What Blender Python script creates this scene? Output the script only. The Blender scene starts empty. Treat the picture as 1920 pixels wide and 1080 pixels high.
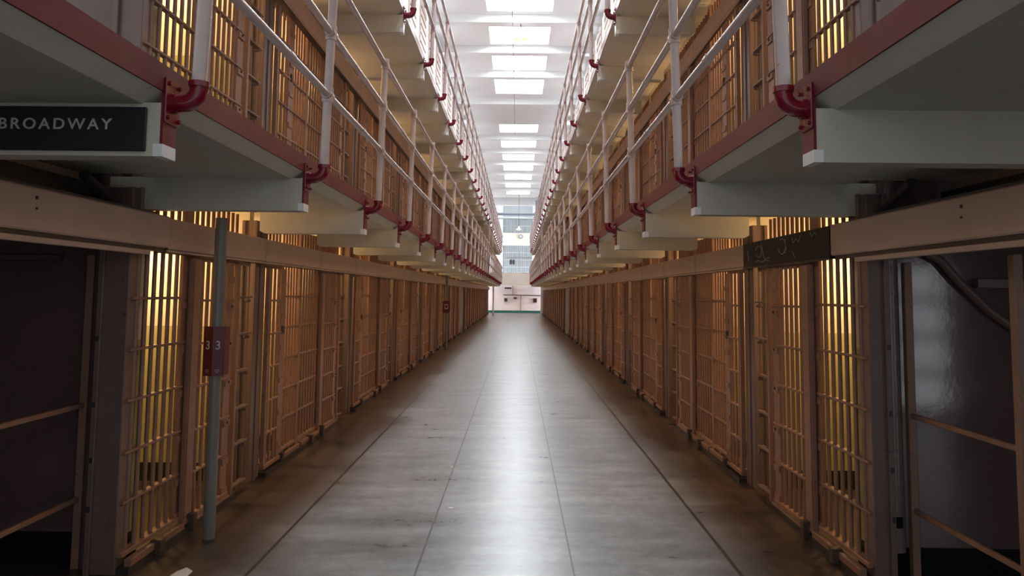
import bpy, math, random
from mathutils import Vector, Matrix
random.seed(7)
S = bpy.context.scene
COL = S.collection

# ------------------------------------------------------------------ camera
cam = bpy.data.cameras.new('camera')
cam.sensor_fit = 'HORIZONTAL'; cam.sensor_width = 36.0
cam.lens = 36.0 * 1380 / 1920
cam.shift_x = 0.0
cam.shift_y = -100 / 1920.0          # the frame keeps the lower part of the lens image
cam.clip_start = 0.05; cam.clip_end = 300
camo = bpy.data.objects.new('camera', cam); COL.objects.link(camo)
PITCH, YAW, ROLL = 0.07910575, -0.00769253, 0.0105
fw = Vector((math.sin(YAW) * math.cos(PITCH), math.cos(YAW) * math.cos(PITCH), math.sin(PITCH)))
r0 = Vector((math.cos(YAW), -math.sin(YAW), 0)); u0 = r0.cross(fw)
rt = r0 * math.cos(ROLL) + u0 * math.sin(ROLL)
up = u0 * math.cos(ROLL) - r0 * math.sin(ROLL)
M = Matrix(((rt.x, up.x, -fw.x, 0), (rt.y, up.y, -fw.y, 0), (rt.z, up.z, -fw.z, 1.6), (0, 0, 0, 1)))
camo.matrix_world = M
S.camera = camo

# ------------------------------------------------------------------ world, exposure
W = bpy.data.worlds.new('world'); S.world = W; W.use_nodes = True
W.node_tree.nodes['Background'].inputs[0].default_value = (0.95, 0.97, 1.0, 1)
W.node_tree.nodes['Background'].inputs[1].default_value = 0.40
S.view_settings.view_transform = 'Standard'
S.view_settings.look = 'None'
S.view_settings.gamma = 1.0
S.view_settings.use_curve_mapping = False
S.view_settings.exposure = 1.15
S.cycles.use_light_tree = True
S.cycles.max_bounces = 8
S.cycles.diffuse_bounces = 4
S.cycles.sample_clamp_indirect = 6.0
S.cycles.caustics_reflective = False
S.cycles.use_denoising = True

SKY_EMIT = 17.0
LAMP_W = 26.0

# ------------------------------------------------------------------ materials
def newmat(name):
    m = bpy.data.materials.new(name); m.use_nodes = True
    nt = m.node_tree; b = nt.nodes['Principled BSDF']
    return m, nt, b

def paint(name, col, rough=0.5, var=0.12, scale=6.0, bump=0.02, chip=None, chip_amt=0.62, spec=0.5, metallic=0.0, stretch=(1, 1, 1)):
    m, nt, b = newmat(name)
    N, L = nt.nodes, nt.links
    tc = N.new('ShaderNodeTexCoord'); mp = N.new('ShaderNodeMapping'); mp.inputs['Scale'].default_value = stretch
    L.new(tc.outputs['Object'], mp.inputs[0])
    n1 = N.new('ShaderNodeTexNoise'); n1.inputs['Scale'].default_value = scale; n1.inputs['Detail'].default_value = 6; n1.inputs['Roughness'].default_value = 0.65
    L.new(mp.outputs[0], n1.inputs['Vector'])
    r = N.new('ShaderNodeMapRange'); r.inputs[1].default_value = 0.3; r.inputs[2].default_value = 0.7
    r.inputs[3].default_value = 1 - var; r.inputs[4].default_value = 1 + var
    L.new(n1.outputs[0], r.inputs[0])
    mul = N.new('ShaderNodeVectorMath'); mul.operation = 'SCALE'; mul.inputs[0].default_value = col[:3]
    L.new(r.outputs[0], mul.inputs['Scale'])
    out = mul.outputs[0]
    if chip is not None:
        n2 = N.new('ShaderNodeTexNoise'); n2.inputs['Scale'].default_value = scale * 5; n2.inputs['Detail'].default_value = 5
        L.new(tc.outputs['Object'], n2.inputs['Vector'])
        r2 = N.new('ShaderNodeMapRange'); r2.inputs[1].default_value = chip_amt; r2.inputs[2].default_value = chip_amt + 0.05
        L.new(n2.outputs[0], r2.inputs[0])
        mx = N.new('ShaderNodeMix'); mx.data_type = 'RGBA'
        L.new(r2.outputs[0], mx.inputs[0]); L.new(out, mx.inputs[6]); mx.inputs[7].default_value = (*chip, 1)
        out = mx.outputs[2]
    L.new(out, b.inputs['Base Color'])
    b.inputs['Roughness'].default_value = rough
    b.inputs['Specular IOR Level'].default_value = spec
    b.inputs['Metallic'].default_value = metallic
    if bump:
        bp = N.new('ShaderNodeBump'); bp.inputs['Strength'].default_value = 0.5; bp.inputs['Distance'].default_value = bump
        L.new(n1.outputs[0], bp.inputs['Height']); L.new(bp.outputs[0], b.inputs['Normal'])
    return m

def emit(name, col, strength):
    m = bpy.data.materials.new(name); m.use_nodes = True; nt = m.node_tree
    nt.nodes.clear()
    e = nt.nodes.new('ShaderNodeEmission'); e.inputs[0].default_value = (*col, 1); e.inputs[1].default_value = strength
    o = nt.nodes.new('ShaderNodeOutputMaterial'); nt.links.new(e.outputs[0], o.inputs[0])
    return m

MT = {}
MT['bars'] = paint('tan_bar_paint', (0.27, 0.150, 0.108), 0.42, 0.16, 9, 0.004, chip=(0.10, 0.06, 0.05), chip_amt=0.66)
MT['column'] = paint('brown_column_paint', (0.165, 0.110, 0.100), 0.38, 0.12, 5, 0.004, chip=(0.08, 0.05, 0.05), chip_amt=0.68)
MT['box'] = paint('beige_box_paint', (0.52, 0.37, 0.30), 0.5, 0.09, 3, 0.003, chip=(0.16, 0.11, 0.09), chip_amt=0.72)
MT['dark_steel'] = paint('dark_steel', (0.035, 0.028, 0.03), 0.42, 0.2, 6, 0.004)
MT['chalk_panel'] = paint('blackened_panel', (0.010, 0.008, 0.012), 0.35, 0.35, 6, 0.003, chip=(0.06, 0.055, 0.06), chip_amt=0.72, spec=0.15)
MT['chalk'] = paint('chalk', (0.30, 0.30, 0.31), 0.9, 0.3, 40, 0)
MT['concrete'] = paint('cream_gallery_concrete', (0.56, 0.535, 0.46), 0.62, 0.07, 2.5, 0.01, chip=(0.40, 0.37, 0.31), chip_amt=0.70)
MT['gallery_top'] = paint('gallery_floor', (0.30, 0.27, 0.25), 0.6, 0.1, 4, 0.005)
MT['red'] = paint('red_edge_paint', (0.135, 0.006, 0.019), 0.45, 0.14, 7, 0.004, chip=(0.26, 0.12, 0.12), chip_amt=0.72)
MT['red_elbow'] = paint('red_fitting_paint', (0.17, 0.006, 0.018), 0.2, 0.1, 12, 0.003)
MT['rail'] = paint('white_rail_paint', (0.47, 0.385, 0.375), 0.26, 0.08, 9, 0.002, chip=(0.20, 0.13, 0.12), chip_amt=0.735)
MT['white'] = paint('white_wall_paint', (0.80, 0.81, 0.82), 0.55, 0.04, 1.2, 0.006)
MT['ceiling'] = paint('ceiling_paint', (0.77, 0.785, 0.80), 0.6, 0.04, 0.8, 0.006)
MT['pink_wall'] = paint('pale_pink_wall', (0.74, 0.66, 0.66), 0.55, 0.04, 1.5, 0.004)
MT['green'] = paint('green_base_paint', (0.015, 0.105, 0.08), 0.5, 0.1, 4, 0)
MT['end_wall'] = paint('plum_end_wall', (0.115, 0.072, 0.074), 0.11, 0.07, 1.6, 0.003, spec=0.55)
MT['gloss_pipe'] = paint('glossy_plum_paint', (0.20, 0.14, 0.135), 0.10, 0.1, 28, 0.006, spec=0.9)
MT['black_base'] = paint('black_base_paint', (0.006, 0.006, 0.009), 0.6, 0.1, 4, 0, spec=0.15)
MT['sign_black'] = paint('black_sign', (0.014, 0.014, 0.018), 0.5, 0.08, 10, 0)
MT['lettering'] = paint('grey_lettering', (0.50, 0.49, 0.48), 0.6, 0.02, 10, 0)
MT['sign_red'] = paint('maroon_sign', (0.115, 0.005, 0.012), 0.42, 0.05, 10, 0)
MT['pole'] = paint('grey_pole_paint', (0.185, 0.19, 0.18), 0.35, 0.07, 7, 0.002)
MT['lever'] = paint('old_iron', (0.08, 0.05, 0.04), 0.5, 0.2, 20, 0.003)
MT['cream_box'] = paint('cream_panel', (0.62, 0.60, 0.52), 0.5, 0.05, 5, 0)
MT['blue_pipe'] = paint('slate_pipe', (0.13, 0.16, 0.22), 0.4, 0.1, 5, 0)
MT['grille'] = paint('blue_grey_grille', (0.42, 0.47, 0.50), 0.5, 0.06, 3, 0)
MT['paper'] = paint('paper', (0.75, 0.72, 0.66), 0.8, 0.05, 30, 0.004)
MT['louvre'] = paint('tan_louvre', (0.50, 0.40, 0.36), 0.55, 0.08, 6, 0.003)
MT['shade'] = paint('enamel_shade', (0.80, 0.80, 0.78), 0.3, 0.02, 6, 0)
MT['skylight'] = emit('skylight_glass_daylight', (0.93, 0.965, 1.0), SKY_EMIT)
MT['window_pane'] = emit('window_daylight', (0.92, 0.96, 1.0), 1.3)
MT['door_pane'] = emit('back_door_daylight', (0.92, 0.93, 1.0), 1.5)
MT['endpane'] = emit('end_window_daylight', (0.62, 0.72, 0.80), 0.22)
MT['far_fill_pane'] = emit('unseen_aisle_fill_glow', (0.95, 0.97, 1.0), 16.0)  # added fill glow for the far end, out of view
MT['bulb'] = emit('lamp_glow', (1.0, 0.62, 0.30), 3.0)

def cell_wall_mat():
    m, nt, b = newmat('cell_wall_paint')
    N, L = nt.nodes, nt.links
    tc = N.new('ShaderNodeTexCoord'); sep = N.new('ShaderNodeSeparateXYZ'); L.new(tc.outputs['Object'], sep.inputs[0])
    md = N.new('ShaderNodeMath'); md.operation = 'FLOORED_MODULO'; md.inputs[1].default_value = 2.36
    L.new(sep.outputs['Z'], md.inputs[0])
    def step(th):
        g = N.new('ShaderNodeMath'); g.operation = 'GREATER_THAN'; g.inputs[1].default_value = th
        L.new(md.outputs[0], g.inputs[0]); return g.outputs[0]
    no = N.new('ShaderNodeTexNoise'); no.inputs['Scale'].default_value = 4; no.inputs['Detail'].default_value = 6
    L.new(tc.outputs['Object'], no.inputs['Vector'])
    m1 = N.new('ShaderNodeMix'); m1.data_type = 'RGBA'; m1.inputs[6].default_value = (0.010, 0.016, 0.010, 1); m1.inputs[7].default_value = (0.42, 0.41, 0.19, 1)
    L.new(step(0.15), m1.inputs[0])
    m2 = N.new('ShaderNodeMix'); m2.data_type = 'RGBA'; m2.inputs[7].default_value = (0.72, 0.66, 0.52, 1)
    L.new(step(1.29), m2.inputs[0]); L.new(m1.outputs[2], m2.inputs[6])
    r = N.new('ShaderNodeMapRange'); r.inputs[1].default_value = .3; r.inputs[2].default_value = .7; r.inputs[3].default_value = .88; r.inputs[4].default_value = 1.06
    L.new(no.outputs[0], r.inputs[0])
    sc = N.new('ShaderNodeVectorMath'); sc.operation = 'SCALE'; L.new(m2.outputs[2], sc.inputs[0]); L.new(r.outputs[0], sc.inputs['Scale'])
    L.new(sc.outputs[0], b.inputs['Base Color']); b.inputs['Roughness'].default_value = 0.5
    return m
MT['cell_wall'] = cell_wall_mat()

def floor_mat():
    m, nt, b = newmat('worn_concrete_floor')
    N, L = nt.nodes, nt.links
    tc = N.new('ShaderNodeTexCoord'); sep = N.new('ShaderNodeSeparateXYZ'); L.new(tc.outputs['Object'], sep.inputs[0])
    mp = N.new('ShaderNodeMapping'); mp.inputs['Scale'].default_value = (0.55, 2.3, 1); L.new(tc.outputs['Object'], mp.inputs[0])
    def noise(scale, det, src, rough=0.6):
        n = N.new('ShaderNodeTexNoise'); n.inputs['Scale'].default_value = scale; n.inputs['Detail'].default_value = det; n.inputs['Roughness'].default_value = rough
        L.new(src, n.inputs['Vector']); return n.outputs[0]
    n1 = noise(1.6, 8, mp.outputs[0], 0.68); n2 = noise(9, 8, tc.outputs['Object'], 0.7); n3 = noise(0.5, 4, tc.outputs['Object'])
    def rng(src, a, bb, c, d):
        r = N.new('ShaderNodeMapRange'); r.inputs[1].default_value = a; r.inputs[2].default_value = bb; r.inputs[3].default_value = c; r.inputs[4].default_value = d
        L.new(src, r.inputs[0]); return r.outputs[0]
    def math_(op, a, bb):
        q = N.new('ShaderNodeMath'); q.operation = op
        for i, v in enumerate((a, bb)):
            if isinstance(v, (int, float)): q.inputs[i].default_value = v
            elif v is not None: L.new(v, q.inputs[i])
        return q.outputs[0]
    mixa = math_('ADD', math_('MULTIPLY', n1, 0.6), math_('MULTIPLY', n2, 0.4))
    cr = N.new('ShaderNodeValToRGB'); L.new(mixa, cr.inputs[0])
    e = cr.color_ramp.elements
    e[0].position = 0.36; e[0].color = (0.070, 0.074, 0.077, 1)
    e[1].position = 0.64; e[1].color = (0.235, 0.246, 0.252, 1)
    el = cr.color_ramp.elements.new(0.5); el.color = (0.145, 0.151, 0.155, 1)
    # dark brown reflection along both sides, painted into the floor colour
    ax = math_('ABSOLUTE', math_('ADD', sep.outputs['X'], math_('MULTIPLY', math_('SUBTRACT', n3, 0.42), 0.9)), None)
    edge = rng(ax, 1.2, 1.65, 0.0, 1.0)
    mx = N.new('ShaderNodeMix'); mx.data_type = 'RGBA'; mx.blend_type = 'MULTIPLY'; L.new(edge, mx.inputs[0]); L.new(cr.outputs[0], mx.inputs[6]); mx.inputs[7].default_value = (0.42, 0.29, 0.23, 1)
    # joints
    jit = math_('MULTIPLY', math_('SUBTRACT', n2, 0.5), 0.012)
    xx = math_('ADD', sep.outputs['X'], jit)
    tot = None
    for x0, w in ((-1.51, .010), (1.305, .012), (-.565, .0065), (.342, .006)):
        d = math_('LESS_THAN', math_('ABSOLUTE', math_('SUBTRACT', xx, x0), None), w)
        tot = d if tot is None else math_('MAXIMUM', tot, d)
    yy = math_('FLOORED_MODULO', math_('ADD', math_('ADD', sep.outputs['Y'], jit), -6.05), 3.6)
    cj = math_('LESS_THAN', math_('ABSOLUTE', math_('SUBTRACT', yy, 0.01), None), 0.004)
    tot2 = math_('MULTIPLY', cj, 0.45)
    vo = N.new('ShaderNodeTexVoronoi'); vo.feature = 'DISTANCE_TO_EDGE'; vo.inputs['Scale'].default_value = 0.75
    nv = N.new('ShaderNodeTexNoise'); nv.inputs['Scale'].default_value = 2.5; nv.inputs['Detail'].default_value = 6; L.new(tc.outputs['Object'], nv.inputs['Vector'])
    va = N.new('ShaderNodeVectorMath'); va.operation = 'MULTIPLY_ADD'; L.new(nv.outputs['Color'], va.inputs[0]); va.inputs[1].default_value = (.55, .55, .55); L.new(tc.outputs['Object'], va.inputs[2])
    L.new(va.outputs[0], vo.inputs['Vector'])
    ck = math_('MULTIPLY', math_('LESS_THAN', vo.outputs['Distance'], 0.0012), math_('GREATER_THAN', n3, 0.50))
    tot2 = math_('MAXIMUM', tot2, math_('MULTIPLY', ck, 0.35))
    tot = math_('MAXIMUM', math_('MULTIPLY', tot, 0.95), tot2)
    mj = N.new('ShaderNodeMix'); mj.data_type = 'RGBA'; L.new(tot, mj.inputs[0]); L.new(mx.outputs[2], mj.inputs[6]); mj.inputs[7].default_value = (0.02, 0.018, 0.018, 1)
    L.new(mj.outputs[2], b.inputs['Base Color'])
    rr = rng(mixa, 0.35, 0.65, 0.27, 0.31)
    L.new(rr, b.inputs['Roughness'])
    b.inputs['Specular IOR Level'].default_value = 0.85
    bp = N.new('ShaderNodeBump'); bp.inputs['Strength'].default_value = 0.22; bp.inputs['Distance'].default_value = 0.004
    hh = math_('SUBTRACT', mixa, math_('MULTIPLY', tot, 0.8))
    L.new(hh, bp.inputs['Height']); L.new(bp.outputs[0], b.inputs['Normal'])
    return m
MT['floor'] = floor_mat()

# ------------------------------------------------------------------ mesh builder
class MB:
    def __init__(s, sx=1.0):
        s.v = []; s.f = []; s.m = []; s.sm = []; s.mats = []; s.sx = sx; s.cur = 0
    def mat(s, name):
        if name not in s.mats: s.mats.append(name)
        s.cur = s.mats.index(name); return s
    def _add(s, vs, fs, smooth=False):
        o = len(s.v)
        s.v += [(x * s.sx, y, z) for x, y, z in vs]
        for f in fs:
            f = [o + i for i in f]
            if s.sx < 0: f = f[::-1]
            s.f.append(f); s.m.append(s.cur); s.sm.append(smooth)
    def box(s, x0, x1, y0, y1, z0, z1):
        x0, x1 = sorted((x0, x1)); y0, y1 = sorted((y0, y1)); z0, z1 = sorted((z0, z1))
        s._add([(x0, y0, z0), (x1, y0, z0), (x1, y1, z0), (x0, y1, z0), (x0, y0, z1), (x1, y0, z1), (x1, y1, z1), (x0, y1, z1)],
               [(0, 3, 2, 1), (4, 5, 6, 7), (0, 1, 5, 4), (1, 2, 6, 5), (2, 3, 7, 6), (3, 0, 4, 7)]); return s
    def bbox(s, x0, x1, y0, y1, z0, z1, b=0.004):
        """box with chamfered vertical and horizontal edges"""
        x0, x1 = sorted((x0, x1)); y0, y1 = sorted((y0, y1)); z0, z1 = sorted((z0, z1))
        b = min(b, (x1 - x0) * .45, (y1 - y0) * .45, (z1 - z0) * .45)
        vs = []
        def idx(a, bb, c, k): return ((a * 2 + bb) * 2 + c) * 3 + k
        for a in (0, 1):
            for bb in (0, 1):
                for c in (0, 1):
                    X = (x0, x1)[a]; Y = (y0, y1)[bb]; Z = (z0, z1)[c]
                    dx = (b, -b)[a]; dy = (b, -b)[bb]; dz = (b, -b)[c]
                    vs += [(X, Y + dy, Z + dz), (X + dx, Y, Z + dz), (X + dx, Y + dy, Z)]
        fs = []
        def quad(l, n):
            c = [sum(vs[i][k] for i in l) / len(l) for k in range(3)]
            a, b_, c_ = (Vector(vs[l[0]]), Vector(vs[l[1]]), Vector(vs[l[2]]))
            nn = (b_ - a).cross(c_ - a)
            mid = Vector(((x0 + x1) / 2, (y0 + y1) / 2, (z0 + z1) / 2))
            if nn.dot(Vector(c) - mid) < 0: l = l[::-1]
            fs.append(tuple(l))
        for a in (0, 1): quad([idx(a, 0, 0, 0), idx(a, 1, 0, 0), idx(a, 1, 1, 0), idx(a, 0, 1, 0)], 0)
        for a in (0, 1): quad([idx(0, a, 0, 1), idx(1, a, 0, 1), idx(1, a, 1, 1), idx(0, a, 1, 1)], 0)
        for a in (0, 1): quad([idx(0, 0, a, 2), idx(1, 0, a, 2), idx(1, 1, a, 2), idx(0, 1, a, 2)], 0)
        for a in (0, 1):
            for c in (0, 1):
                quad([idx(a, c, 0, 0), idx(a, c, 1, 0), idx(a, c, 1, 1), idx(a, c, 0, 1)], 0)
                quad([idx(a, 0, c, 0), idx(a, 1, c, 0), idx(a, 1, c, 2), idx(a, 0, c, 2)], 0)
                quad([idx(0, a, c, 1), idx(1, a, c, 1), idx(1, a, c, 2), idx(0, a, c, 2)], 0)
        for a in (0, 1):
            for bb in (0, 1):
                for c in (0, 1):
                    quad([idx(a, bb, c, 0), idx(a, bb, c, 1), idx(a, bb, c, 2)], 0)
        s._add(vs, fs); return s
    def prism_xz(s, pts, y0, y1):
        """polygon in the x-z plane extruded along y"""
        n = len(pts)
        ar = sum(pts[i][0] * pts[(i + 1) % n][1] - pts[(i + 1) % n][0] * pts[i][1] for i in range(n))
        if ar < 0: pts = pts[::-1]
        vs = [(p[0], y0, p[1]) for p in pts] + [(p[0], y1, p[1]) for p in pts]
        fs = [tuple(range(n)), tuple(range(2 * n - 1, n - 1, -1))]
        for i in range(n):
            j = (i + 1) % n; fs.append((i, n + i, n + j, j))
        s._add(vs, fs); return s
    def tube(s, p, q, r, n=10, r2=None, caps=True, smooth=True):
        p = Vector(p); q = Vector(q); d = (q - p).normalized()
        a = d.orthogonal().normalized(); b = d.cross(a)
        r2 = r if r2 is None else r2
        vs = []
        for c, rr in ((p, r), (q, r2)):
            for i in range(n):
                t = 2 * math.pi * i / n
                vs.append(tuple(c + (a * math.cos(t) + b * math.sin(t)) * rr))
        s._add(vs, [(i, (i + 1) % n, n + (i + 1) % n, n + i) for i in range(n)], smooth)
        if caps:
            s._add(vs, [tuple(range(n - 1, -1, -1)), tuple(range(n, 2 * n))])
        return s
    def path(s, pts, r, n=12, smooth=True):
        P = [Vector(p) for p in pts]; rs = r if isinstance(r, (list, tuple)) else [r] * len(P)
        vs = []; ref = None
        for i, c in enumerate(P):
            d = ((P[min(i + 1, len(P) - 1)] - P[max(i - 1, 0)])).normalized()
            if ref is None: ref = d.orthogonal().normalized()
            ref = (ref - d * ref.dot(d)).normalized(); b = d.cross(ref)
            for k in range(n):
                t = 2 * math.pi * k / n
                vs.append(tuple(c + (ref * math.cos(t) + b * math.sin(t)) * rs[i]))
        fs = []
        for i in range(len(P) - 1):
            for k in range(n):
                fs.append((i * n + k, i * n + (k + 1) % n, (i + 1) * n + (k + 1) % n, (i + 1) * n + k))
        s._add(vs, fs, smooth)
        s._add(vs, [tuple(range(n - 1, -1, -1)), tuple(range(len(vs) - n, len(vs)))])
        return s
    def lathe(s, c, prof, n=24, smooth=True):
        vs = []
        for r, z in prof:
            for k in range(n):
                t = 2 * math.pi * k / n; vs.append((c[0] + r * math.cos(t), c[1] + r * math.sin(t), c[2] + z))
        fs = []
        for i in range(len(prof) - 1):
            for k in range(n):
                fs.append((i * n + k, i * n + (k + 1) % n, (i + 1) * n + (k + 1) % n, (i + 1) * n + k))
        s._add(vs, fs, smooth); return s
    def mesh(s, name):
        me = bpy.data.meshes.new(name); me.from_pydata(s.v, [], s.f)
        for nme in s.mats: me.materials.append(MT[nme])
        me.polygons.foreach_set('material_index', s.m)
        me.polygons.foreach_set('use_smooth', s.sm)
        me.update(); return me
    def build(s, name, parent=None, loc=(0, 0, 0)):
        return put(s.mesh(name), name, parent, loc)

def put(me, name, parent=None, loc=(0, 0, 0)):
    o = bpy.data.objects.new(name, me); COL.objects.link(o); o.location = loc
    if parent is not None: o.parent = parent
    return o
def thing(name, label, cat, loc=(0, 0, 0), group=None):
    o = bpy.data.objects.new(name, None); COL.objects.link(o); o.location = loc; o.empty_display_size = .1
    return tag(o, label, cat, group)
def tag(o, label, cat, group=None):
    o['label'] = label; o['category'] = cat
    if group: o['group'] = group
    return o
def struct(mb, name, loc=(0, 0, 0)):
    o = mb.build(name, None, loc); o['kind'] = 'structure'; return o
def dup(src, loc, label):
    r = src.copy(); COL.objects.link(r); r.location = loc; r['label'] = label
    for ch in list(src.children):
        c = ch.copy(); COL.objects.link(c); c.parent = r
        for g in list(ch.children):
            d = g.copy(); COL.objects.link(d); d.parent = c
    return r
def lamp(kind, loc, energy, col, size=0.08):
    l = bpy.data.lights.new('cell_lamp_light', kind); l.energy = energy; l.color = col
    if kind == 'POINT': l.shadow_soft_size = size
    o = bpy.data.objects.new('cell_lamp_light', l); COL.objects.link(o); o.location = loc; return o

ORD = ['nearest', 'second', 'third', 'fourth', 'fifth', 'sixth', 'seventh', 'eighth', 'ninth', 'tenth', 'eleventh', 'twelfth', 'thirteenth',
       'fourteenth', 'fifteenth', 'sixteenth', 'seventeenth', 'eighteenth', 'nineteenth', 'twentieth']
TENS = ['twenty', 'thirty', 'forty']
def ordinal(i):
    if i < 20: return ORD[i]
    n = i + 1; t, u = divmod(n, 10)
    if u == 0: return {3: 'thirtieth', 4: 'fortieth'}[t]
    return TENS[t - 2] + '-' + ['first', 'second', 'third', 'fourth', 'fifth', 'sixth', 'seventh', 'eighth', 'ninth'][u - 1]

# ------------------------------------------------------------------ dimensions (metres)
TH = 2.36                       # tier height
CX = {-1: 2.24, 1: 2.01}        # cell front plane
EX = {-1: 1.28, 1: 1.055}       # gallery edge
PX = {-1: 1.175, 1: 0.965}      # railing posts
BX = {-1: 2.13, 1: 1.945}       # control boxes
SEAM = {-1: 2.724, 1: 2.823}
COLY0 = 6.35; MOD = 3.5; NMOD = 14
YEND = 57.5; YWALL = 59.5
DEPTH = 2.7
CEIL = 9.0
SIDE = {-1: 'left', 1: 'right'}
TIER = ['ground', 'second', 'third']

# ------------------------------------------------------------------ floor, ceiling, walls
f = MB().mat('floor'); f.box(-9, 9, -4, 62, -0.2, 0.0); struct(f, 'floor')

c = MB().mat('ceiling')
SKW = 0.86                     # half width of a skylight well
SKYS = [(5.0, 6.35), (7.5, 8.85), (10.0, 11.35), (12.5, 13.85), (15.0, 16.35), (17.5, 18.85), (20.0, 21.4), (22.55, 23.95), (25.1, 26.9),
        (31.9, 33.5), (35.4, 37.0), (38.95, 40.6), (42.5, 44.1), (46.2, 47.7), (49.9, 51.2), (53.5, 54.8)]
BEAMS = [4.5, 7.0, 9.5, 12.0, 14.4, 16.8, 19.2, 21.7, 24.2, 34.2, 37.65, 41.1, 44.7, 48.3, 51.8]
WELL = .44
ya = -4.0
for (y0, y1) in SKYS:
    c.box(-5.6, 5.6, ya, y0, CEIL, CEIL + .25)
    c.box(-5.6, -SKW, y0, y1, CEIL, CEIL + .25); c.box(SKW, 5.6, y0, y1, CEIL, CEIL + .25)
    for sx in (-1, 1): c.box(sx * SKW, sx * (SKW + .07), y0, y1, CEIL + .25, CEIL + WELL + .06)
    c.box(-SKW - .07, SKW + .07, y0 - .07, y0, CEIL + .25, CEIL + WELL + .06)
    c.box(-SKW - .07, SKW + .07, y1, y1 + .07, CEIL + .25, CEIL + WELL + .06)
    ya = y1
c.box(-5.6, 5.6, ya, 62, CEIL, CEIL + .25)
for yb in BEAMS:
    c.box(-5.6, 5.6, yb - .13, yb + .13, CEIL - .22, CEIL)
c.box(-5.6, 5.6, 27.6, 31.0, CEIL - .22, CEIL)
c.box(-5.6, 5.6, 56.9, 57.2, CEIL - .6, CEIL)
struct(c, 'ceiling')
n = 0
for (y0, y1) in SKYS:
    n += 1
    w = MB().mat('skylight'); w.box(-SKW, SKW, y0, y1, CEIL + WELL, CEIL + WELL + .04)
    w.mat('grille')
    for k in range(1, 6): w.box(-SKW + k * .287 - .008, -SKW + k * .287 + .008, y0, y1, CEIL + WELL - .03, CEIL + WELL - .005)
    for k in range(1, 5): w.box(-SKW, SKW, y0 + k * (y1 - y0) / 5 - .008, y0 + k * (y1 - y0) / 5 + .008, CEIL + WELL - .03, CEIL + WELL - .005)
    struct(w, 'window_%d' % n)
nwin = n

# cell block shells: every cell has side walls, a back wall, a floor and a ceiling
for s in (-1, 1):
    X = CX[s]
    ylist = [4.56]
    for k in range(NMOD + 1):
        ylist.append(COLY0 + MOD * k)
        if k < NMOD: ylist.append(COLY0 + MOD * k + 1.21)
    ylist.append(YEND)
    for t in range(3):
        z0 = TH * t
        w = MB(s).mat('cell_wall')
        for y in ylist:
            w.box(X + .07, X + DEPTH, y - .05, y + .05, z0 + (.04 if t else 0), z0 + TH - .08)
        w.box(X + DEPTH, X + DEPTH + .1, 4.51, YEND, z0, z0 + TH)
        w.mat('column').box(X, X + DEPTH, YEND, YEND + .3, z0, z0 + TH)
        struct(w, 'wall_%s_%s' % (SIDE[s], TIER[t]))
        if t:
            fl = MB(s).mat('gallery_top').box(X - .035, X + DEPTH, 4.51, YEND, z0 - .08, z0 + .04)
            struct(fl, 'floor_%s_%s' % (SIDE[s], TIER[t]))
    w = MB(s).mat('white').box(X - .02, X + DEPTH + .1, 4.51, YEND, TH * 3 - .08, TH * 3 + .04)
    struct(w, 'ceiling_' + SIDE[s])
    struct(MB(s).mat('bars').box(X, X + .05, 4.51, YEND, TH * 2 + .04, TH * 3 - .08), 'wall_front_' + SIDE[s])
    # third tier front, hidden from below, still closes the block
    # end wall facing the cross aisle
    e = MB(s).mat('end_wall'); ex = X + (.16 if s < 0 else .10)
    e.box(ex, 8.5, 4.40, 4.51, 0.0, 2.30).mat('column').box(ex, 8.5, 4.40, 4.51, 2.30, TH * 3 + .04)
    struct(e, 'wall_near_' + SIDE[s])
    bb = MB(s).mat('black_base').box(ex + .0, 8.5, 4.385, 4.40, 0, .185 if s < 0 else .155)
    struct(bb, 'baseboard_near_' + SIDE[s])
    # cross aisle: wall behind and slab above
    e = MB(s).mat('end_wall').box(2.9, 8.5, -1.5, -1.4, 0, 2.3)
    struct(e, 'wall_back_' + SIDE[s])
    e = MB(s).mat('end_wall').box(8.4, 8.5, -1.4, 4.4, 0, 2.3)
    struct(e, 'wall_aisle_' + SIDE[s])
    e = MB(s).mat('concrete').box(X + .25, 8.5, -1.4, 4.4, 2.30, 2.40)
    struct(e, 'ceiling_aisle_' + SIDE[s])

# upper wall above the block roofs, with daylight windows and slatted panels
for s in (-1, 1):
    X = CX[s] + .0
    w = MB(s).mat('white')
    w.box(X + .2, X + .3, 4.4, 60, TH * 3 + .04, CEIL)
    struct(w, 'wall_upper_' + SIDE[s])
    for i in range(29):
        y = 7.9 + 1.75 * i
        nwin += 1
        p = MB(s).mat('window_pane').box(X + .17, X + .195, y - .36, y + .36, TH * 3 + .12, 8.80)
        p.mat('white').box(X + .15, X + .20, y - .40, y - .36, TH * 3 + .04, 8.8).box(X + .15, X + .20, y + .36, y + .40, TH * 3 + .04, 8.8)
        struct(p, 'window_%d' % nwin)

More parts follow.
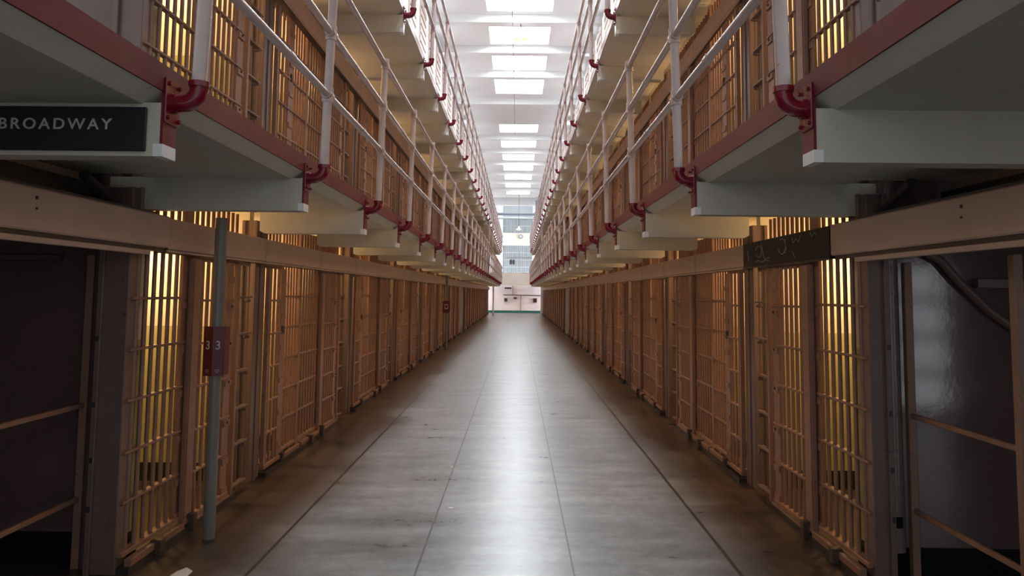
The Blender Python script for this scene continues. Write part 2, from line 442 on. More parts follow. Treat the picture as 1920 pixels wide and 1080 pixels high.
# ------------------------------------------------------------------ end wall
e = MB().mat('pink_wall').box(-5, 5, YWALL, YWALL + .3, 0, 2.25)
e.mat('white').box(-5, 5, YWALL, YWALL + .3, 2.25, 3.1)
e.mat('white').box(-5, -1.2, YWALL, YWALL + .3, 3.1, CEIL).box(1.2, 5, YWALL, YWALL + .3, 3.1, CEIL)
e.mat('cream_box').box(-1.2, 1.2, YWALL, YWALL + .3, 5.45, 6.45)
e.mat('grille').box(-1.2, 1.2, YWALL, YWALL + .3, 7.6, CEIL)
struct(e, 'wall_end')
struct(MB().mat('green').box(-5, 5, YWALL - .03, YWALL, 0, .20), 'baseboard_end')
for z0, z1, rows in ((3.1, 5.45, 4), (6.45, 7.6, 2)):
    nwin += 1
    g = MB().mat('endpane').box(-1.2, 1.2, YWALL + .2, YWALL + .22, z0, z1)
    g.mat('grille')
    for k in range(25): g.box(-1.2 + k * .1 - .016, -1.2 + k * .1 + .016, YWALL + .04, YWALL + .08, z0, z1)
    for k in range(rows + 1):
        z = z0 + (z1 - z0) * k / rows; g.box(-1.2, 1.2, YWALL + .05, YWALL + .09, z - .02, z + .02)
    struct(g, 'window_%d' % nwin)
for sx in (-1, 1):  # unseen glowing panes, numbered as windows, added to light the far end
    nwin += 1
    g = MB().mat('far_fill_pane').box(sx * 4.9, sx * 4.88, YEND + .45, YWALL - .15, .9, 8.4)
    g.mat('grille')
    for k in range(9): g.box(sx * 4.84, sx * 4.88, YEND + .45, YWALL - .15, .9 + k * .93, .94 + k * .93)
    struct(g, 'window_%d' % nwin)
# walkway across the end at the second tier
wk = thing('end_walkway', 'white solid-fronted walkway crossing the far end wall between the galleries', 'walkway', (0, YEND + .3, 0))
MB().mat('white').box(-3.5, 3.5, 0.35, 1.65, 2.20, 2.32).build('slab', wk)
MB().mat('white').box(-3.5, 3.5, 0.30, 0.38, 2.20, 3.15).build('parapet', wk)
MB().mat('rail').tube((-3.5, .34, 3.17), (3.5, .34, 3.17), .03).build('handrail', wk)
# fittings on the end wall
o = MB().mat('cream_box').box(-1.08, -.70, -.06, 0, 0, .46).mat('dark_steel').box(-1.02, -.78, -.065, -.06, .12, .40).build('wall_cabinet', None, (0, YWALL, .78)); tag(o, 'cream framed notice cabinet left of centre on the far end wall', 'cabinet')
o = MB().mat('sign_red').box(1.30, 1.60, -.07, 0, 0, .34).mat('dark_steel').box(1.34, 1.56, -.075, -.07, .04, .30).build('fire_hose_box', None, (0, YWALL, .86)); tag(o, 'small dark red box on the right of the far end wall', 'box')
o = MB().mat('sign_black').box(-1.0, -.45, -.02, .0, 0, .12).build('wall_sign', None, (0, YWALL, 1.93)); tag(o, 'small black sign high on the far pink end wall', 'sign')
o = MB().mat('dark_steel').tube((-1.1, -.03, 1.45), (2.1, -.03, 1.42), .03).tube((-.35, -.03, 1.45), (-.35, -.03, 2.2), .02).tube((.3, -.03, .2), (.3, -.03, 1.45), .02).build('wall_conduit', None, (0, YWALL, 0)); tag(o, 'dark conduit running across the far end wall with branches', 'conduit')
o = MB().mat('dark_steel').box(-.28, -.02, -.10, 0, 0, .15).build('junction_box', None, (0, YWALL, 1.12)); tag(o, 'small grey box below the conduit on the far end wall', 'box')
ck = thing('wall_clock', 'round grey clock on the cream band of the far end wall', 'clock', (.25, YWALL, 6.16))
MB().mat('lever').tube((0, 0, 0), (0, -.06, 0), .17, 20).build('clock_case', ck)
MB().mat('grille').tube((0, -.06, 0), (0, -.065, 0), .13, 20).build('clock_face', ck)
for lbl, px, z, rr in (('pair of small dark boxes on the far end window grille', -.42, 3.9, 0),):
    o = MB().mat('dark_steel').box(px - .20, px - .03, -.06, 0, 0, .38).box(px + .03, px + .2, -.06, 0, 0, .38).box(px - .2, px + .2, -.02, 0, .12, .2).build('grille_box', None, (0, YWALL + .04, z)); tag(o, lbl, 'box')
o = MB().mat('dark_steel').tube((.15, -.03, 0), (.15, -.03, 1.9), .025).tube((-.9, -.03, 1.35), (1.1, -.03, 1.35), .02).build('grille_conduit', None, (0, YWALL - .07, 3.1)); tag(o, 'thin dark conduit crossing the lower window grille of the far end', 'conduit')
o = MB().mat('blue_pipe').tube((0, 0, 0), (0, 0, 1.25), .10, 16).mat('grille').tube((0, 0, 1.25), (0, 0, 1.5), .16, 16).build('ceiling_pipe', None, (1.45, 56.2, 7.45)); tag(o, 'slate blue vertical pipe with grey cap by the far ceiling', 'pipe')
o = MB().mat('blue_pipe').box(-1.65, 1.55, 0, .22, 0, .14).mat('grille').box(-1.65, 1.55, -.02, .24, .14, .20).build('cross_beam', None, (0, 56.2, 7.55)); tag(o, 'upper steel beam spanning the hall near the far end', 'beam')
o = MB().mat('grille').tube((-1.6, 0, 0), (1.4, 0, 0), .07, 14).mat('blue_pipe').tube((1.3, 0, -.1), (1.3, 0, .14), .11, 14).build('cross_pipe', None, (0, 56.0, 7.30)); tag(o, 'pale pipe spanning the hall just under the far steel beam', 'pipe')
o = MB().mat('white').box(-.05, .05, -.05, .05, 0, 2.3).build('white_post', None, (-1.66, 51.6, 0)); tag(o, 'slim white post standing at the far left corner of the corridor', 'post')
o = MB().mat('white').box(-.11, .11, -.11, .11, 0, 2.2).build('white_post', None, (1.96, YEND + .5, 0)); tag(o, 'wider white post at the far right corner of the corridor', 'post')

# ------------------------------------------------------------------ galleries
NBR = 32
def grid_y(k): return 2.645 + 1.75 * (k - 1)      # k=0 is beside the camera
for s in (-1, 1):
    for t in (1, 2):
        z0 = TH * t + .04; X = CX[s]; E = EX[s]
        g = thing('gallery', '%s concrete gallery of the %s tier with red painted edge' % ({1: 'lower', 2: 'upper'}[t], TIER[t]) + ', along the %s cells' % SIDE[s], 'gallery', (0, 0, z0))
        sl = MB(s).mat('concrete')
        sl.prism_xz([(E + .004, -.09), (E + .075, -.135), (X - .04, -.135), (X - .04, -.01), (E + .004, -.01)], -3, YEND)
        sl.mat('gallery_top').box(E + .004, X - .04, -3, YEND, -.01, 0)
        if t == 1: sl.mat('concrete').box(X - .04, X + .25, -1.4, 4.20, -.135, 0)
        sl.build('slab', g)
        ed = MB(s).mat('red').box(E - .004, E + .004, -3, YEND, -.09, 0).box(E - .004, E + .05, -3, YEND, 0.0, .006)
        if t == 2:
            ed = MB(s).mat('rail').box(E - .004, E + .004, -3, YEND, -.09, 0).box(E - .004, E + .05, -3, YEND, 0.0, .006)
        ed.build('edge_band', g)
        D = .325
        b = MB(s).mat('concrete')
        b.prism_xz([(E + .006, -.13), (E + .006, -D + .03), (E + .03, -D), (X - .13, -D), (X - .09, -D + .02), (X - .09, -.13)], -.05, .05)
        b.mat('red' if t == 1 else 'rail').box(E - .004, E + .006, -.052, .052, -D + .045, -.088)
        b.mat('white').box(E - .004, E + .03, -.052, .052, -D, -D + .045)
        me = b.mesh('bracket')
        for k in range(NBR):
            if grid_y(k) < YEND and k != 2: put(me, 'bracket', g, (0, grid_y(k), 0))
        # the bracket at the near corner runs on into the block
        b2 = MB(s).mat('concrete')
        b2.prism_xz([(E + .006, -.13), (E + .006, -D + .03), (E + .03, -D), (X + .16, -D), (X + .22, -D + .03), (X + .22, -.13)], -.05, .05)
        b2.mat('red' if t == 1 else 'rail').box(E - .004, E + .006, -.052, .052, -D + .045, -.088)
        b2.mat('white').box(E - .004, E + .03, -.052, .052, -D, -D + .045)
        put(b2.mesh('bracket'), 'bracket', g, (0, grid_y(2), 0))

# railings
for s in (-1, 1):
    for t in (1, 2):
        z0 = TH * t + .04; P = PX[s]; E = EX[s]; lean = .030
        g = thing('pipe_railing', 'white three-bar pipe railing of the %s gallery on the %s' % ({1: 'lower', 2: 'upper'}[t], SIDE[s]), 'railing', (0, 0, z0))
        hs = (.39, .775, 1.135)
        def xp(h): return P - lean * h / 1.135
        pm = MB(s).mat('rail').tube((xp(-.04), 0, -.055), (xp(1.135), 0, 1.135), .027, 14)
        for h in hs:
            pm.tube((xp(h - .045), 0, h - .045), (xp(h + .045), 0, h + .045), .034, 14)
            pm.tube((xp(h), -.05, h), (xp(h), .05, h), .031, 12)
        pme = pm.mesh('post')
        em = MB(s).mat('red_elbow')
        arc = [(P + .0, 0, -.045)]
        for i in range(7):
            a = math.radians(90 * i / 6)
            arc.append((P + .055 - .055 * math.cos(a), 0, -.065 - .055 * math.sin(a)))
        arc.append((E - .01, 0, -.12))
        em.path(arc, [.036] + [.032] * 7 + [.032], 14)
        em.tube((P, 0, -.06), (P, 0, -.04), .038, 14)
        em.tube((E - .03, 0, -.12), (E - .008, 0, -.12), .038, 14)
        em.bbox(E - .012, E - .003, -.055, .055, -.20, -.035, .003)
        for dy in (-.04, .04):
            for dz in (-.18, -.055): em.tube((E - .022, dy, dz), (E - .01, dy, dz), .008, 6)
        eme = em.mesh('elbow_fitting')
        for k in range(NBR):
            y = grid_y(k) + .0
            if y > YEND: continue
            po = put(pme, 'post', g, (0, y, 0))
            put(eme, 'elbow_fitting', po)
        for h in hs:
            r = MB(s).mat('rail').tube((xp(h), -2.5, h), (xp(h), YEND - .2, h), .0215, 12)
            for k in range(NBR):
                yy = grid_y(k) + 1.0
                if yy < YEND and h < 1.1: r.tube((xp(h), yy - .035, h), (xp(h), yy + .035, h), .0255, 12)
            r.build('rail', g)

# ------------------------------------------------------------------ cell fronts
HZ = (1.545, 1.25, .958, .665, .385)
HZ2 = (1.96,)
TOPZ = 2.205
BR = .0138
def bars(mb, ya, yb, z0, z1, x=0.0, pitch=.094):
    n = max(1, int(round((yb - ya) / pitch))); p = (yb - ya) / n
    for i in range(n): 
        mb.tube((x, ya + p * (i + .5), z0), (x, ya + p * (i + .5), z1), BR, 8)
def flats(mb, ya, yb, zs, x=0.0):
    for z in zs: mb.bbox(x - .021, x + .021, ya, yb, z - .008, z + .008, .003)
def lock_plate(mb, ya, yb, x, zb):
    mb.bbox(x - .012, x + .012, ya, yb, zb, TOPZ, .003)
    for z in (1.80, 1.52, 1.23, .94, .64, .36, .14):
        mb.bbox(x - .020, x - .012, ya + .005, yb - .005, z - .05, z - .005, .002)

def narrow_front(s, label, loc):
    """door beside the column, fixed bars up to the dividing wall"""
    g = thing('cell_front', label, 'cell front', loc, GRP)
    d = MB(s).mat('bars'); bars(d, .18, .495, .085, 1.80, -.037); flats(d, .15, .63, [z - .035 for z in HZ], -.037)
    d.bbox(-.057, -.018, .145, .18, .06, 1.80, .003)
    d.bbox(-.062, -.014, .145, .64, .05, .085, .003)
    do = d.build('door', g)
    l = MB(s).mat('bars'); l.bbox(-.049, -.025, .50, .63, .085, 1.80, .003)
    for z in (1.66, 1.36, 1.07, .77, .48, .2): l.bbox(-.060, -.049, .507, .623, z - .02, z + .025, .002)
    l.mat('lever').bbox(-.064, -.049, .54, .59, 1.20, 1.27, .002)
    l.build('lock_plate', do)
    w = MB(s).mat('bars'); bars(w, .63, 1.15, .10, TOPZ); flats(w, .60, 1.17, HZ + HZ2)
    bars(w, .14, .60, 1.83, TOPZ); w.bbox(-.012, .02, .13, .62, 1.80, 1.85, .003); flats(w, .13, .60, HZ2)
    w.bbox(-.03, .03, .12, 1.18, .085, .115, .004)
    w.build('fixed_bars', g)
    h = MB(s).mat('bars'); h.bbox(-.03, .03, 1.155, 1.20, .0, TOPZ, .004)
    h.build('edge_bar', g)
    sl = MB(s).mat('dark_steel').box(-.09, .03, .12, 1.20, 0.0, .035).mat('bars').bbox(-.07, -.04, .62, 1.18, .035, .075, .003)
    sl.mat('lever').bbox(-.09, -.05, .58, .64, .02, .10, .003)
    sl.build('sill', g)
    return g

def wide_front(s, label, loc):
    """fixed bars from the dividing wall, then a sliding door closing on a post, guard frame and column"""
    g = thing('cell_front', label, 'cell front', loc, GRP)
    w = MB(s).mat('bars'); bars(w, .03, .62, .10, TOPZ); flats(w, 0.0, .70, HZ + HZ2)
    w.bbox(-.03, .03, 0, .80, .085, .115, .004)
    bars(w, .80, 1.62, 1.83, TOPZ); w.bbox(-.012, .02, .78, 1.88, 1.80, 1.85, .003); flats(w, .80, 1.65, HZ2)
    w.build('fixed_bars', g)
    lp = MB(s).mat('bars'); lock_plate(lp, .64, .775, 0.0, .10)
    lp.build('lock_plate', g)
    d = MB(s).mat('bars')
    d.bbox(-.054, -.022, .70, .83, .07, 1.812, .003)
    d.bbox(-.060, -.054, .71, .725, .07, 1.812, .001)
    bars(d, .84, 1.30, .085, 1.812, -.037); flats(d, .83, 1.43, [z - .02 for z in HZ], -.037)
    d.bbox(-.062, -.022, .70, 1.44, .05, .085, .003)
    do = d.build('door', g)
    l = MB(s).mat('bars'); l.bbox(-.049, -.025, 1.31, 1.43, .085, 1.812, .003)
    for z in (1.70, 1.49, 1.21, .92, .62, .34, .13):
        l.bbox(-.062, -.049, 1.315, 1.425, z - .045, z, .002)
    l.mat('lever')
    for z in (1.475, 1.195, .905, .605): l.tube((-.070, 1.37, z), (-.06, 1.37, z), .011, 8)
    l.build('lock_plate', do)
    p = MB(s).mat('bars'); p.bbox(-.062, -.022, 1.495, 1.535, .0, 1.815, .003)
    p.bbox(-.022, .02, 1.50, 1.515, .03, 1.815, .002)
    p.build('door_post', g)
    q = MB(s).mat('column')
    q.bbox(-.01, .005, 1.72, 1.735, .02, 1.815, .002); q.bbox(-.01, .005, 1.86, 1.875, .02, 1.815, .002)
    for z in HZ + (.07,): q.bbox(-.04, .01, 1.54, 1.88, z - .008, z + .006, .002)
    for z in HZ: q.tube((-.05, 1.80, z - .03), (.0, 1.80, z - .03), .012, 8)
    q.build('guard_frame', g)
    sl = MB(s).mat('dark_steel').box(-.07, .03, 0, 1.56, 0.0, .035).mat('bars').bbox(-.07, -.03, .02, .70, .03, .075, .003).bbox(-.07, -.04, .80, 1.46, .03, .05, .003)
    sl.mat('lever').bbox(-.105, -.04, .30, .36, .0, .09, .003).bbox(-.10, -.04, .765, .82, .0, .11, .003)
    sl.build('sill', g)
    return g

def cell_light(s, y, z):
    lamp('POINT', (s * (CX[s] + .95), y, z), LAMP_W, (1.0, 0.60, 0.26), .09)

for s in (-1, 1):
    for t in (0, 1):
        z0 = TH * t + (.04 if t else 0); X = CX[s] * s
        GRP = '%s tier cell fronts on the %s' % (TIER[t], SIDE[s])
        n = 0
        def lab(kind):
            return 'barred %s cell front, %s tier on the %s, %s from the near corner' % (kind, TIER[t], SIDE[s], ordinal(n))
        def lab(kind):
            return 'tan barred %s cell front, %s tier, %s side, %s from the near end' % (kind, TIER[t], SIDE[s], ordinal(n))
        wide = wide_front(s, lab('wide').replace('nearest from', 'nearest to'), (X, 4.26, z0))
        n = 1
        cell_light(s, 5.80, z0 + 1.95)
        narrow = None
        for k in range(NMOD + 1):
            y = COLY0 + MOD * k
            if y + 1.25 > YEND: break
            if narrow is None: narrow = narrow_front(s, lab('narrow'), (X, y, z0))
            else: dup(narrow, (X, y, z0), lab('narrow'))
            n += 1
            cell_light(s, y + .75, z0 + 1.95)
            if y + MOD > YEND: break
            if k == 6: continue
            dup(wide, (X, y + 1.21, z0), lab('wide')); n += 1
            cell_light(s, y + 3.0, z0 + 1.95)
        if True:
            # solid pier where the row is interrupted
            yy = COLY0 + MOD * 6 + 1.30
            pr = MB(s).mat('column').bbox(-.02, .12, 0, 1.85, 0, TH - .165, .01).mat('box').bbox(-.025, -.02, .05, .12, 0, TH - .2, .004).bbox(-.025, -.02, 1.7, 1.77, 0, TH - .2, .004)
            o = pr.build('steel_pier', None, (X, yy, z0)); tag(o, 'broad dark brown pier interrupting the %s tier row of cells, %s side' % (TIER[t], SIDE[s]), 'pier')
        # columns
        cm = MB(s).mat('column')
        cm.bbox(-.02, .01, -.115, .115, 0, TH - .165, .004).bbox(.08, .11, -.115, .115, 0, TH - .165, .004).box(-.03, .09, -.02, .02, 0, TH - .165)
        cm.box(.0, .09, -.10, -.085, 0, TH - .165)
        cm.mat('bars').bbox(-.022, .02, .105, .125, 0, TH - .165, .003)
        cme = cm.mesh('cell_column')
        cg = 'steel columns of the %s tier on the %s' % (TIER[t], SIDE[s])
        for k in range(NMOD + 1):
            y = COLY0 + MOD * k
            if y > YEND - .2: break
            o = put(cme, 'steel_column', None, (X, y, z0))
            tag(o, ('dark brown steel column between cells, %s tier, %s side, %s from the near end' % (TIER[t], SIDE[s], ordinal(k))).replace('nearest from', 'nearest to'), 'column', cg)
        # corner column
        wx = .155 if s < 0 else .10
        cc = MB(s).mat('column').bbox(0, wx, -.01, .12, 0, TH - .165, .005).bbox(wx - .02, wx + .012, -.035, .0, 0, TH - .165, .004)
        cc.mat('dark_steel')
        for z in (.35, .62, .93, 1.3): cc.box(wx - .012, wx + .005, -.04, -.03, z, z + .03)
        o = cc.build('corner_post', None, (X, 4.25, z0)); tag(o, 'brown steel corner post at the near end of the %s tier, %s side' % (TIER[t], SIDE[s]), 'post')
        # door control boxes in a row above the doors
        zb0, zb1 = 1.845, 2.035
        bx = BX[s] - CX[s]
        bm = MB(s).mat('box'); bm.bbox(bx, -.027, .008, 1.742, zb0, zb1, .006)
        bm.mat('dark_steel').box(bx + .02, -.027, 0, 1.75, zb0 - .022, zb0).box(bx + .012, -.028, 0, 1.75, zb0, zb1 - .004).mat('box').bbox(bx + .004, bx + .02, .0, 1.75, zb0 - .018, zb0 - .004, .002)
        bme = bm.mesh('control_box')
        cb = MB(s).mat('chalk_panel'); cb.bbox(bx - .008, -.027, .0, 1.75, zb0 - .012, zb1 + .004, .004)
        cb.mat('dark_steel').bbox(bx - .014, bx, .0, 1.75, zb0 - .02, zb0 - .008, .002)
        bgp = 'door control boxes of the %s tier on the %s' % (TIER[t], SIDE[s])
        y = SEAM[s] + 1.75; k = 0
        while y + 1.75 < YEND + .3:
            if s > 0 and t == 0 and k == 0:
                o = cb.build('control_box', None, (X, y, z0))
                tag(o, 'blackened control box with chalk scrawls above the nearest doors on the right', 'box', bgp)
                # chalk scrawls: loops drawn on its face
                def scr(pts, r=.0036):
                    ch = MB(s).mat('chalk'); ch.path([((bx - .009), p[0], p[1]) for p in pts], r, 6); ch.build('chalk_stroke', o)
                zc = 1.94
                def loop(cy, cz, ry, rz, a0, a1, m=16, tilt=0.0):
                    return [(cy + ry * math.cos(math.radians(a0 + (a1 - a0) * i / m)) + tilt * rz * math.sin(math.radians(a0 + (a1 - a0) * i / m)), cz + rz * math.sin(math.radians(a0 + (a1 - a0) * i / m))) for i in range(m + 1)]
                # the box runs away from the viewer: far end (first letter) at large y
                scr(loop(1.34, zc + .012, .075, .045, 20, 330, 18))
                scr([(1.28, zc + .07), (1.25, zc + .03), (1.23, zc - .02), (1.20, zc - .055), (1.10, zc - .045)])
                scr(loop(.82, zc + .02, .075, .055, 60, 350, 18))
                scr([(.76, zc + .07), (.74, zc + .0), (.76, zc - .03)])
                scr([(.62, zc + .07), (.60, zc + .03), (.54, zc + .06), (.50, zc + .03), (.46, zc + .075)])
                scr([(.30, zc + .08), (.27, zc + .05), (.22, zc + .075), (.19, zc + .05)])
                scr([(1.42, zc - .07), (1.34, zc - .06), (1.28, zc - .078), (1.18, zc - .062), (1.10, zc - .074)])
                scr([(1.62, zc + .03), (1.60, zc - .05)])
                scr([(.62, zc - .03), (.57, zc - .075)])
            else:
                o = put(bme, 'control_box', None, (X, y, z0))
                tag(o, ('beige door control box on the %s, %s tier, %s from the near end' % (SIDE[s], TIER[t], ordinal(k))).replace('nearest from', 'nearest to'), 'box', bgp)
            y += 1.75; k += 1
        # the long box across the cross aisle
        yq = SEAM[s] + 1.75
        lb = MB(s).mat('box').bbox(bx - .008, -.03, -1.3, yq - .008, zb0 + .005, zb1 + .008, .008)
        lb.mat('dark_steel').box(bx + .01, -.032, -1.3, yq - .03, zb0 - .018, zb0 + .005).box(bx - .0, bx + .1, -1.3, 4.3, zb1 + .008, zb1 + .02)
        lb.mat('box').bbox(bx + .002, bx + .03, -1.3, 4.26, zb0 - .045, zb0 - .018, .003)
        lb.mat('dark_steel').box(bx - .012, bx - .007, 3.20, 3.215, 1.99, 2.005).box(bx - .012, bx - .007, 3.205, 3.217, 1.945, 1.955)
        o = lb.build('long_control_box', None, (X, 0, z0)); tag(o, 'long beige box beam bridging the cross aisle, %s tier, %s side' % (TIER[t], SIDE[s]), 'beam')

# ------------------------------------------------------------------ cross aisle fittings
for s in (-1, 1):
    gx = 2.515 if s < 0 else 2.262
    g = thing('pipe_gate', {-1: 'tan two-bar gate across the dark opening at the left edge', 1: 'tan two-bar gate across the dark opening at the right edge'}[s], 'gate', (s * gx, 0, 0))
    for y in ((4.34, ) if s < 0 else (4.30, 3.36)):
        pm = MB(s).mat('bars').bbox(-.022, .022, y - .022, y + .022, 0, 1.80, .004)
        pm.build('gate_post', g)
    for z in (.925, .395):
        MB(s).mat('bars').bbox(-.011, .011, .2, 4.32, z - .014, z + .014, .003).build('gate_bar', g)
    MB(s).mat('bars').bbox(-.022, .022, .16, .20, 0, 1.80, .004).build('gate_post', g)
    # dark steel channel above the long box
    o = MB(s).mat('dark_steel').box(2.42, 2.50, -1.3, 4.20, 2.09, 2.20).box(2.36, 2.50, -1.3, 4.2, 2.09, 2.10).mat('box').box(2.50, 2.62, -1.3, 4.2, 2.18, 2.26).build('steel_channel', None)
    tag(o, 'dark steel channel above the box beam over the %s cross aisle' % SIDE[s], 'beam')
    o = MB(s).mat('dark_steel').tube((CX[s] + .10, 4.30, 2.06), (CX[s] + .06, 3.85, 2.20), .03, 8).build('diagonal_brace', None)
    tag(o, 'short dark diagonal brace above the near corner on the %s' % SIDE[s], 'brace')
# conduit on the wall, left
o = MB().mat('end_wall').tube((-2.47, 4.36, .0), (-2.47, 4.36, 2.3), .035, 12).build('wall_pipe', None); tag(o, 'painted vertical pipe on the dark end wall beside the left corner post', 'pipe')
o = MB().mat('gloss_pipe').tube((2.175, 4.34, .16), (2.175, 4.34, 2.28), .052, 24).mat('black_base').box(2.14, 2.19, 4.28, 4.30, .30, .36).build('wall_pipe', None); tag(o, 'glossy painted pipe on the end wall beside the right corner post', 'pipe')
o = MB().mat('end_wall').tube((-5.2, 4.36, 1.78), (-2.72, 4.36, 1.78), .022, 8).build('wall_conduit', None); tag(o, 'thin conduit high on the dark end wall at the left edge', 'conduit')
o = MB().mat('column').box(2.70, 3.6, 4.34, 4.395, 1.66, 1.71).path([(2.42, 4.37, 1.86), (2.50, 4.37, 1.82), (2.60, 4.37, 1.70), (2.78, 4.37, 1.52), (3.1, 4.37, 1.3)], .028, 8).build('wall_bracket', None)
tag(o, 'dark bent strap and bar high on the right end wall', 'bracket')
# glazed door behind the photographer, mirrored in the glossy right wall
d = MB().mat('dark_steel').box(5.10, 5.95, -1.40, -1.37, 0, 2.2)
d.mat('door_pane')
for k in range(4): d.box(5.2, 5.85, -1.37, -1.365, .12 + k * .50, .52 + k * .50)
o = d.build('door_1'); o['kind'] = 'structure'

# ------------------------------------------------------------------ signs and poles
def text_mesh(txt, size, mat, sp=1.0, ext=.0015):
    cu = bpy.data.curves.new('lettering', 'FONT'); cu.body = txt; cu.size = size; cu.align_x = 'CENTER'; cu.align_y = 'CENTER'
    cu.extrude = ext; cu.space_character = sp; cu.offset = size * .012
    to = bpy.data.objects.new('tmp', cu)
    me = bpy.data.meshes.new_from_object(to); bpy.data.objects.remove(to)
    me.materials.clear(); me.materials.append(MT[mat]); return me
sg = thing('corridor_sign', 'black sign reading BROADWAY on the nearest left gallery bracket', 'sign', (-1.658, 2.59, 2.172))
MB().mat('sign_black').bbox(-.325, .325, -.010, .002, -.081, .078, .002).build('sign_board', sg)
me = text_mesh('BROADWAY', .056, 'lettering', 1.32)
me.transform(Matrix.Rotation(math.radians(90), 4, 'X'))
lo = put(me, 'lettering', sg, (0, -.0115, .012))
dims = [max(v.co.x for v in me.vertices) - min(v.co.x for v in me.vertices)]
lo.scale.x = .405 / dims[0]

def number_pole(x, y, top, label, first):
    g = thing('support_pole', label, 'pole', (x, y, 0))
    MB().mat('pole').tube((0, 0, .012), (0, 0, top), .0385, 20).mat('lever').tube((0, 0, 0), (0, 0, .014), .038, 14).build('pole', g)
    MB().mat('lever').tube((-.005, -.05, 0.0), (-.005, -.05, .012), .010, 6).build('bolt', g)
    return g
number_pole(-1.965, 4.85, 2.075, 'grey support pole under the left gallery carrying the maroon 3 3 sign', True)
ns = thing('number_sign', 'maroon folded sign with two numeral 3s on the near left pole', 'sign', (-1.965, 4.85, 1.045))
w2 = .066; dep = .052
for k, sx in enumerate((-1, 1)):
    p = MB().mat('sign_red')
    a = Vector((0, -dep - .012, 0)); b = Vector((sx * w2, -dep + .008, 0)); n_ = Vector((0, .004, 0))
    vs = [a, b, b + n_, a + n_]
    pts = [(v.x, v.y, 0) for v in vs] + [(v.x, v.y, .318) for v in vs]
    fs = [(0, 1, 5, 4), (1, 2, 6, 5), (2, 3, 7, 6), (3, 0, 4, 7), (0, 3, 2, 1), (4, 5, 6, 7)]
    if sx < 0: fs = [f_[::-1] for f_ in fs]
    p._add(pts, fs)
    pn = p.build('sign_panel', ns)
    tm = text_mesh('3', .082, 'lettering', 1.0, .0008)
    tm.transform(Matrix.Rotation(math.radians(90), 4, 'X'))
    ang = math.atan2(.020, w2) * sx
    tm.transform(Matrix.Rotation(ang, 4, 'Z'))
    mid = (a + b) / 2
    l = put(tm, 'numeral', pn, (mid.x, mid.y - .0018, .195)); l.scale = (.85, 1, .95)
    tl = MB().mat('lettering')
    for q, ln in enumerate((.026, .034, .020)):
        zz = .040 - q * .009
        pa = a + (b - a) * (.5 - ln / .13); pb = a + (b - a) * (.5 + ln / .13)
        v4 = [(pa.x, pa.y - .0012, zz), (pb.x, pb.y - .0012, zz), (pb.x, pb.y - .0012, zz + .0022), (pa.x, pa.y - .0012, zz + .0022)]
        tl._add(v4, [(0, 1, 2, 3) if sx > 0 else (3, 2, 1, 0)])
    tl.build('small_print', pn)
MB().mat('sign_red').box(-w2, w2, -dep + .008, .05, 0.004, .314).build('backing', ns)
number_pole(-1.975, 20.75, 2.075, 'grey support pole halfway down the left row of cells', False)
o = MB().mat('sign_red').bbox(-.10, .10, -.07, .045, 0, .33, .004).mat('lettering').box(-.05, .05, -.075, -.07, .10, .24).mat('sign_red').box(-.03, .03, -.078, -.075, .13, .21).build('number_sign', None, (-1.975, 20.75, 1.03))
tag(o, 'small maroon sign on the distant pole along the left cells', 'sign')
# standpipes at the break in the galleries
for lbl, x, y, z0_, z1_ in (('outer slim white standpipe rising between the left galleries, mid corridor', -1.20, 31.2, 2.45, 4.66), ('inner slim white standpipe rising between the left galleries, mid corridor', -1.08, 31.8, 3.55, 5.0),
                            ('slim white standpipe rising between the right galleries, mid corridor', 1.02, 30.6, 2.45, 4.66)):
    o = MB().mat('rail').tube((x, y, z0_), (x, y, z1_), .035, 12).build('standpipe', None); tag(o, lbl, 'pipe')

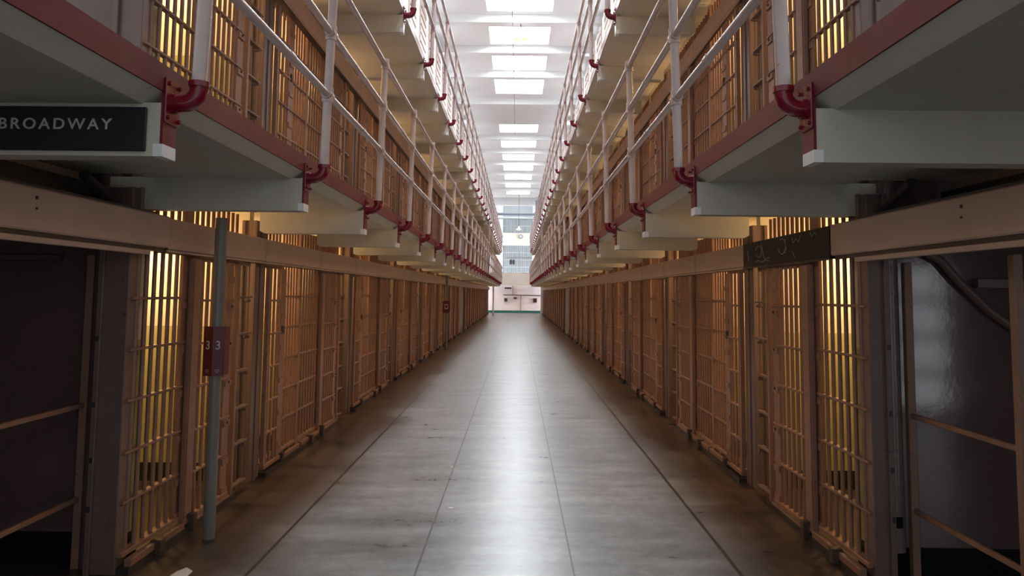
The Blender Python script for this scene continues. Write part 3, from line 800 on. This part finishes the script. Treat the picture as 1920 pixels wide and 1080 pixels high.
# ------------------------------------------------------------------ hanging lamps and the wire
def pendant(loc, top, label):
    g = thing('pendant_lamp', label, 'lamp', loc)
    MB().mat('lever').tube((0, 0, .26), (0, 0, top - loc[2]), .012, 8).build('rod', g)
    MB().mat('shade').lathe((0, 0, 0), [(.20, .0), (.205, .01), (.19, .05), (.13, .10), (.06, .13), (.05, .24), (.03, .26), (.0, .26)], 24).build('lamp_shade', g)
    MB().mat('bulb').lathe((0, 0, 0), [(.0, -.02), (.06, -.0), (.09, .04), (.05, .10), (0, .11)], 16).build('bulb', g)
pendant((.03, 19.2, 8.36), 8.785, 'white pendant lamp hanging under the skylights near the top of frame')
pendant((.08, 51.8, 6.05), 8.785, 'white pendant lamp hanging in front of the far end window')
o = MB().mat('lever').path([(-.2, 12, 8.55), (-.19, 17, 8.5), (-.17, 22, 8.42), (-.16, 27, 8.45), (-.16, 32, 8.55)], .008, 6).build('ceiling_wire', None)
tag(o, 'thin dark wire strung below the skylights along the hall', 'wire')

# ------------------------------------------------------------------ scraps on the floor
o = bpy.data.objects.new('paper_scrap', None)
pv = [(0, 0, .002), (.10, -.02, .004), (.115, .03, .02), (.07, .055, .03), (.02, .035, .012)]
pm = MB().mat('paper'); pm._add(pv + [(x, y, z + .003) for x, y, z in pv], [(4, 3, 2, 1, 0), (5, 6, 7, 8, 9), (0, 1, 6, 5), (1, 2, 7, 6), (2, 3, 8, 7), (3, 4, 9, 8), (4, 0, 5, 9)])
o = pm.build('paper_scrap', None, (-1.925, 4.235, 0)); tag(o, 'crumpled pale paper scrap on the floor at the bottom left', 'paper')
for x, y, r, lb in ((-.475, 5.62, .020, 'white fleck on the floor left of centre, the larger and nearer one'), (-.58, 6.9, .012, 'tiny white fleck on the floor left of centre, the farther one')):
    v = [(r * math.cos(a) * (1 + .4 * math.sin(3 * a)), .6 * r * math.sin(a), 0) for a in [i * math.pi / 5 for i in range(10)]]
    q = MB().mat('paper'); q._add(v + [(a, b, .003) for a, b, _ in v], [tuple(range(9, -1, -1)), tuple(range(10, 20))] + [(i, (i + 1) % 10, 10 + (i + 1) % 10, 10 + i) for i in range(10)])
    o = q.build('paper_fleck', None, (x, y, 0)); tag(o, lb, 'paper')

# slatted panels over the block roofs
for s in (-1, 1):
    X = CX[s] + .0
    lm = MB(s).mat('louvre')
    for k in range(7): lm.box(-.02, .02, -.5, .5, .02 + k * .21, .17 + k * .21)
    lm.box(.0, .03, -.5, -.47, 0, 1.46).box(.0, .03, .47, .5, 0, 1.46)
    me = lm.mesh('slatted_panel')
    for i in range(28):
        o = put(me, 'slatted_panel', None, (s * (X + .12), 8.775 + 1.75 * i, TH * 3 + .04))
        tag(o, ('tan slatted panel above the %s upper gallery, %s from the near end' % (SIDE[s], ordinal(i))).replace('nearest from', 'nearest to'), 'panel', 'slatted panels above the %s upper gallery' % SIDE[s])
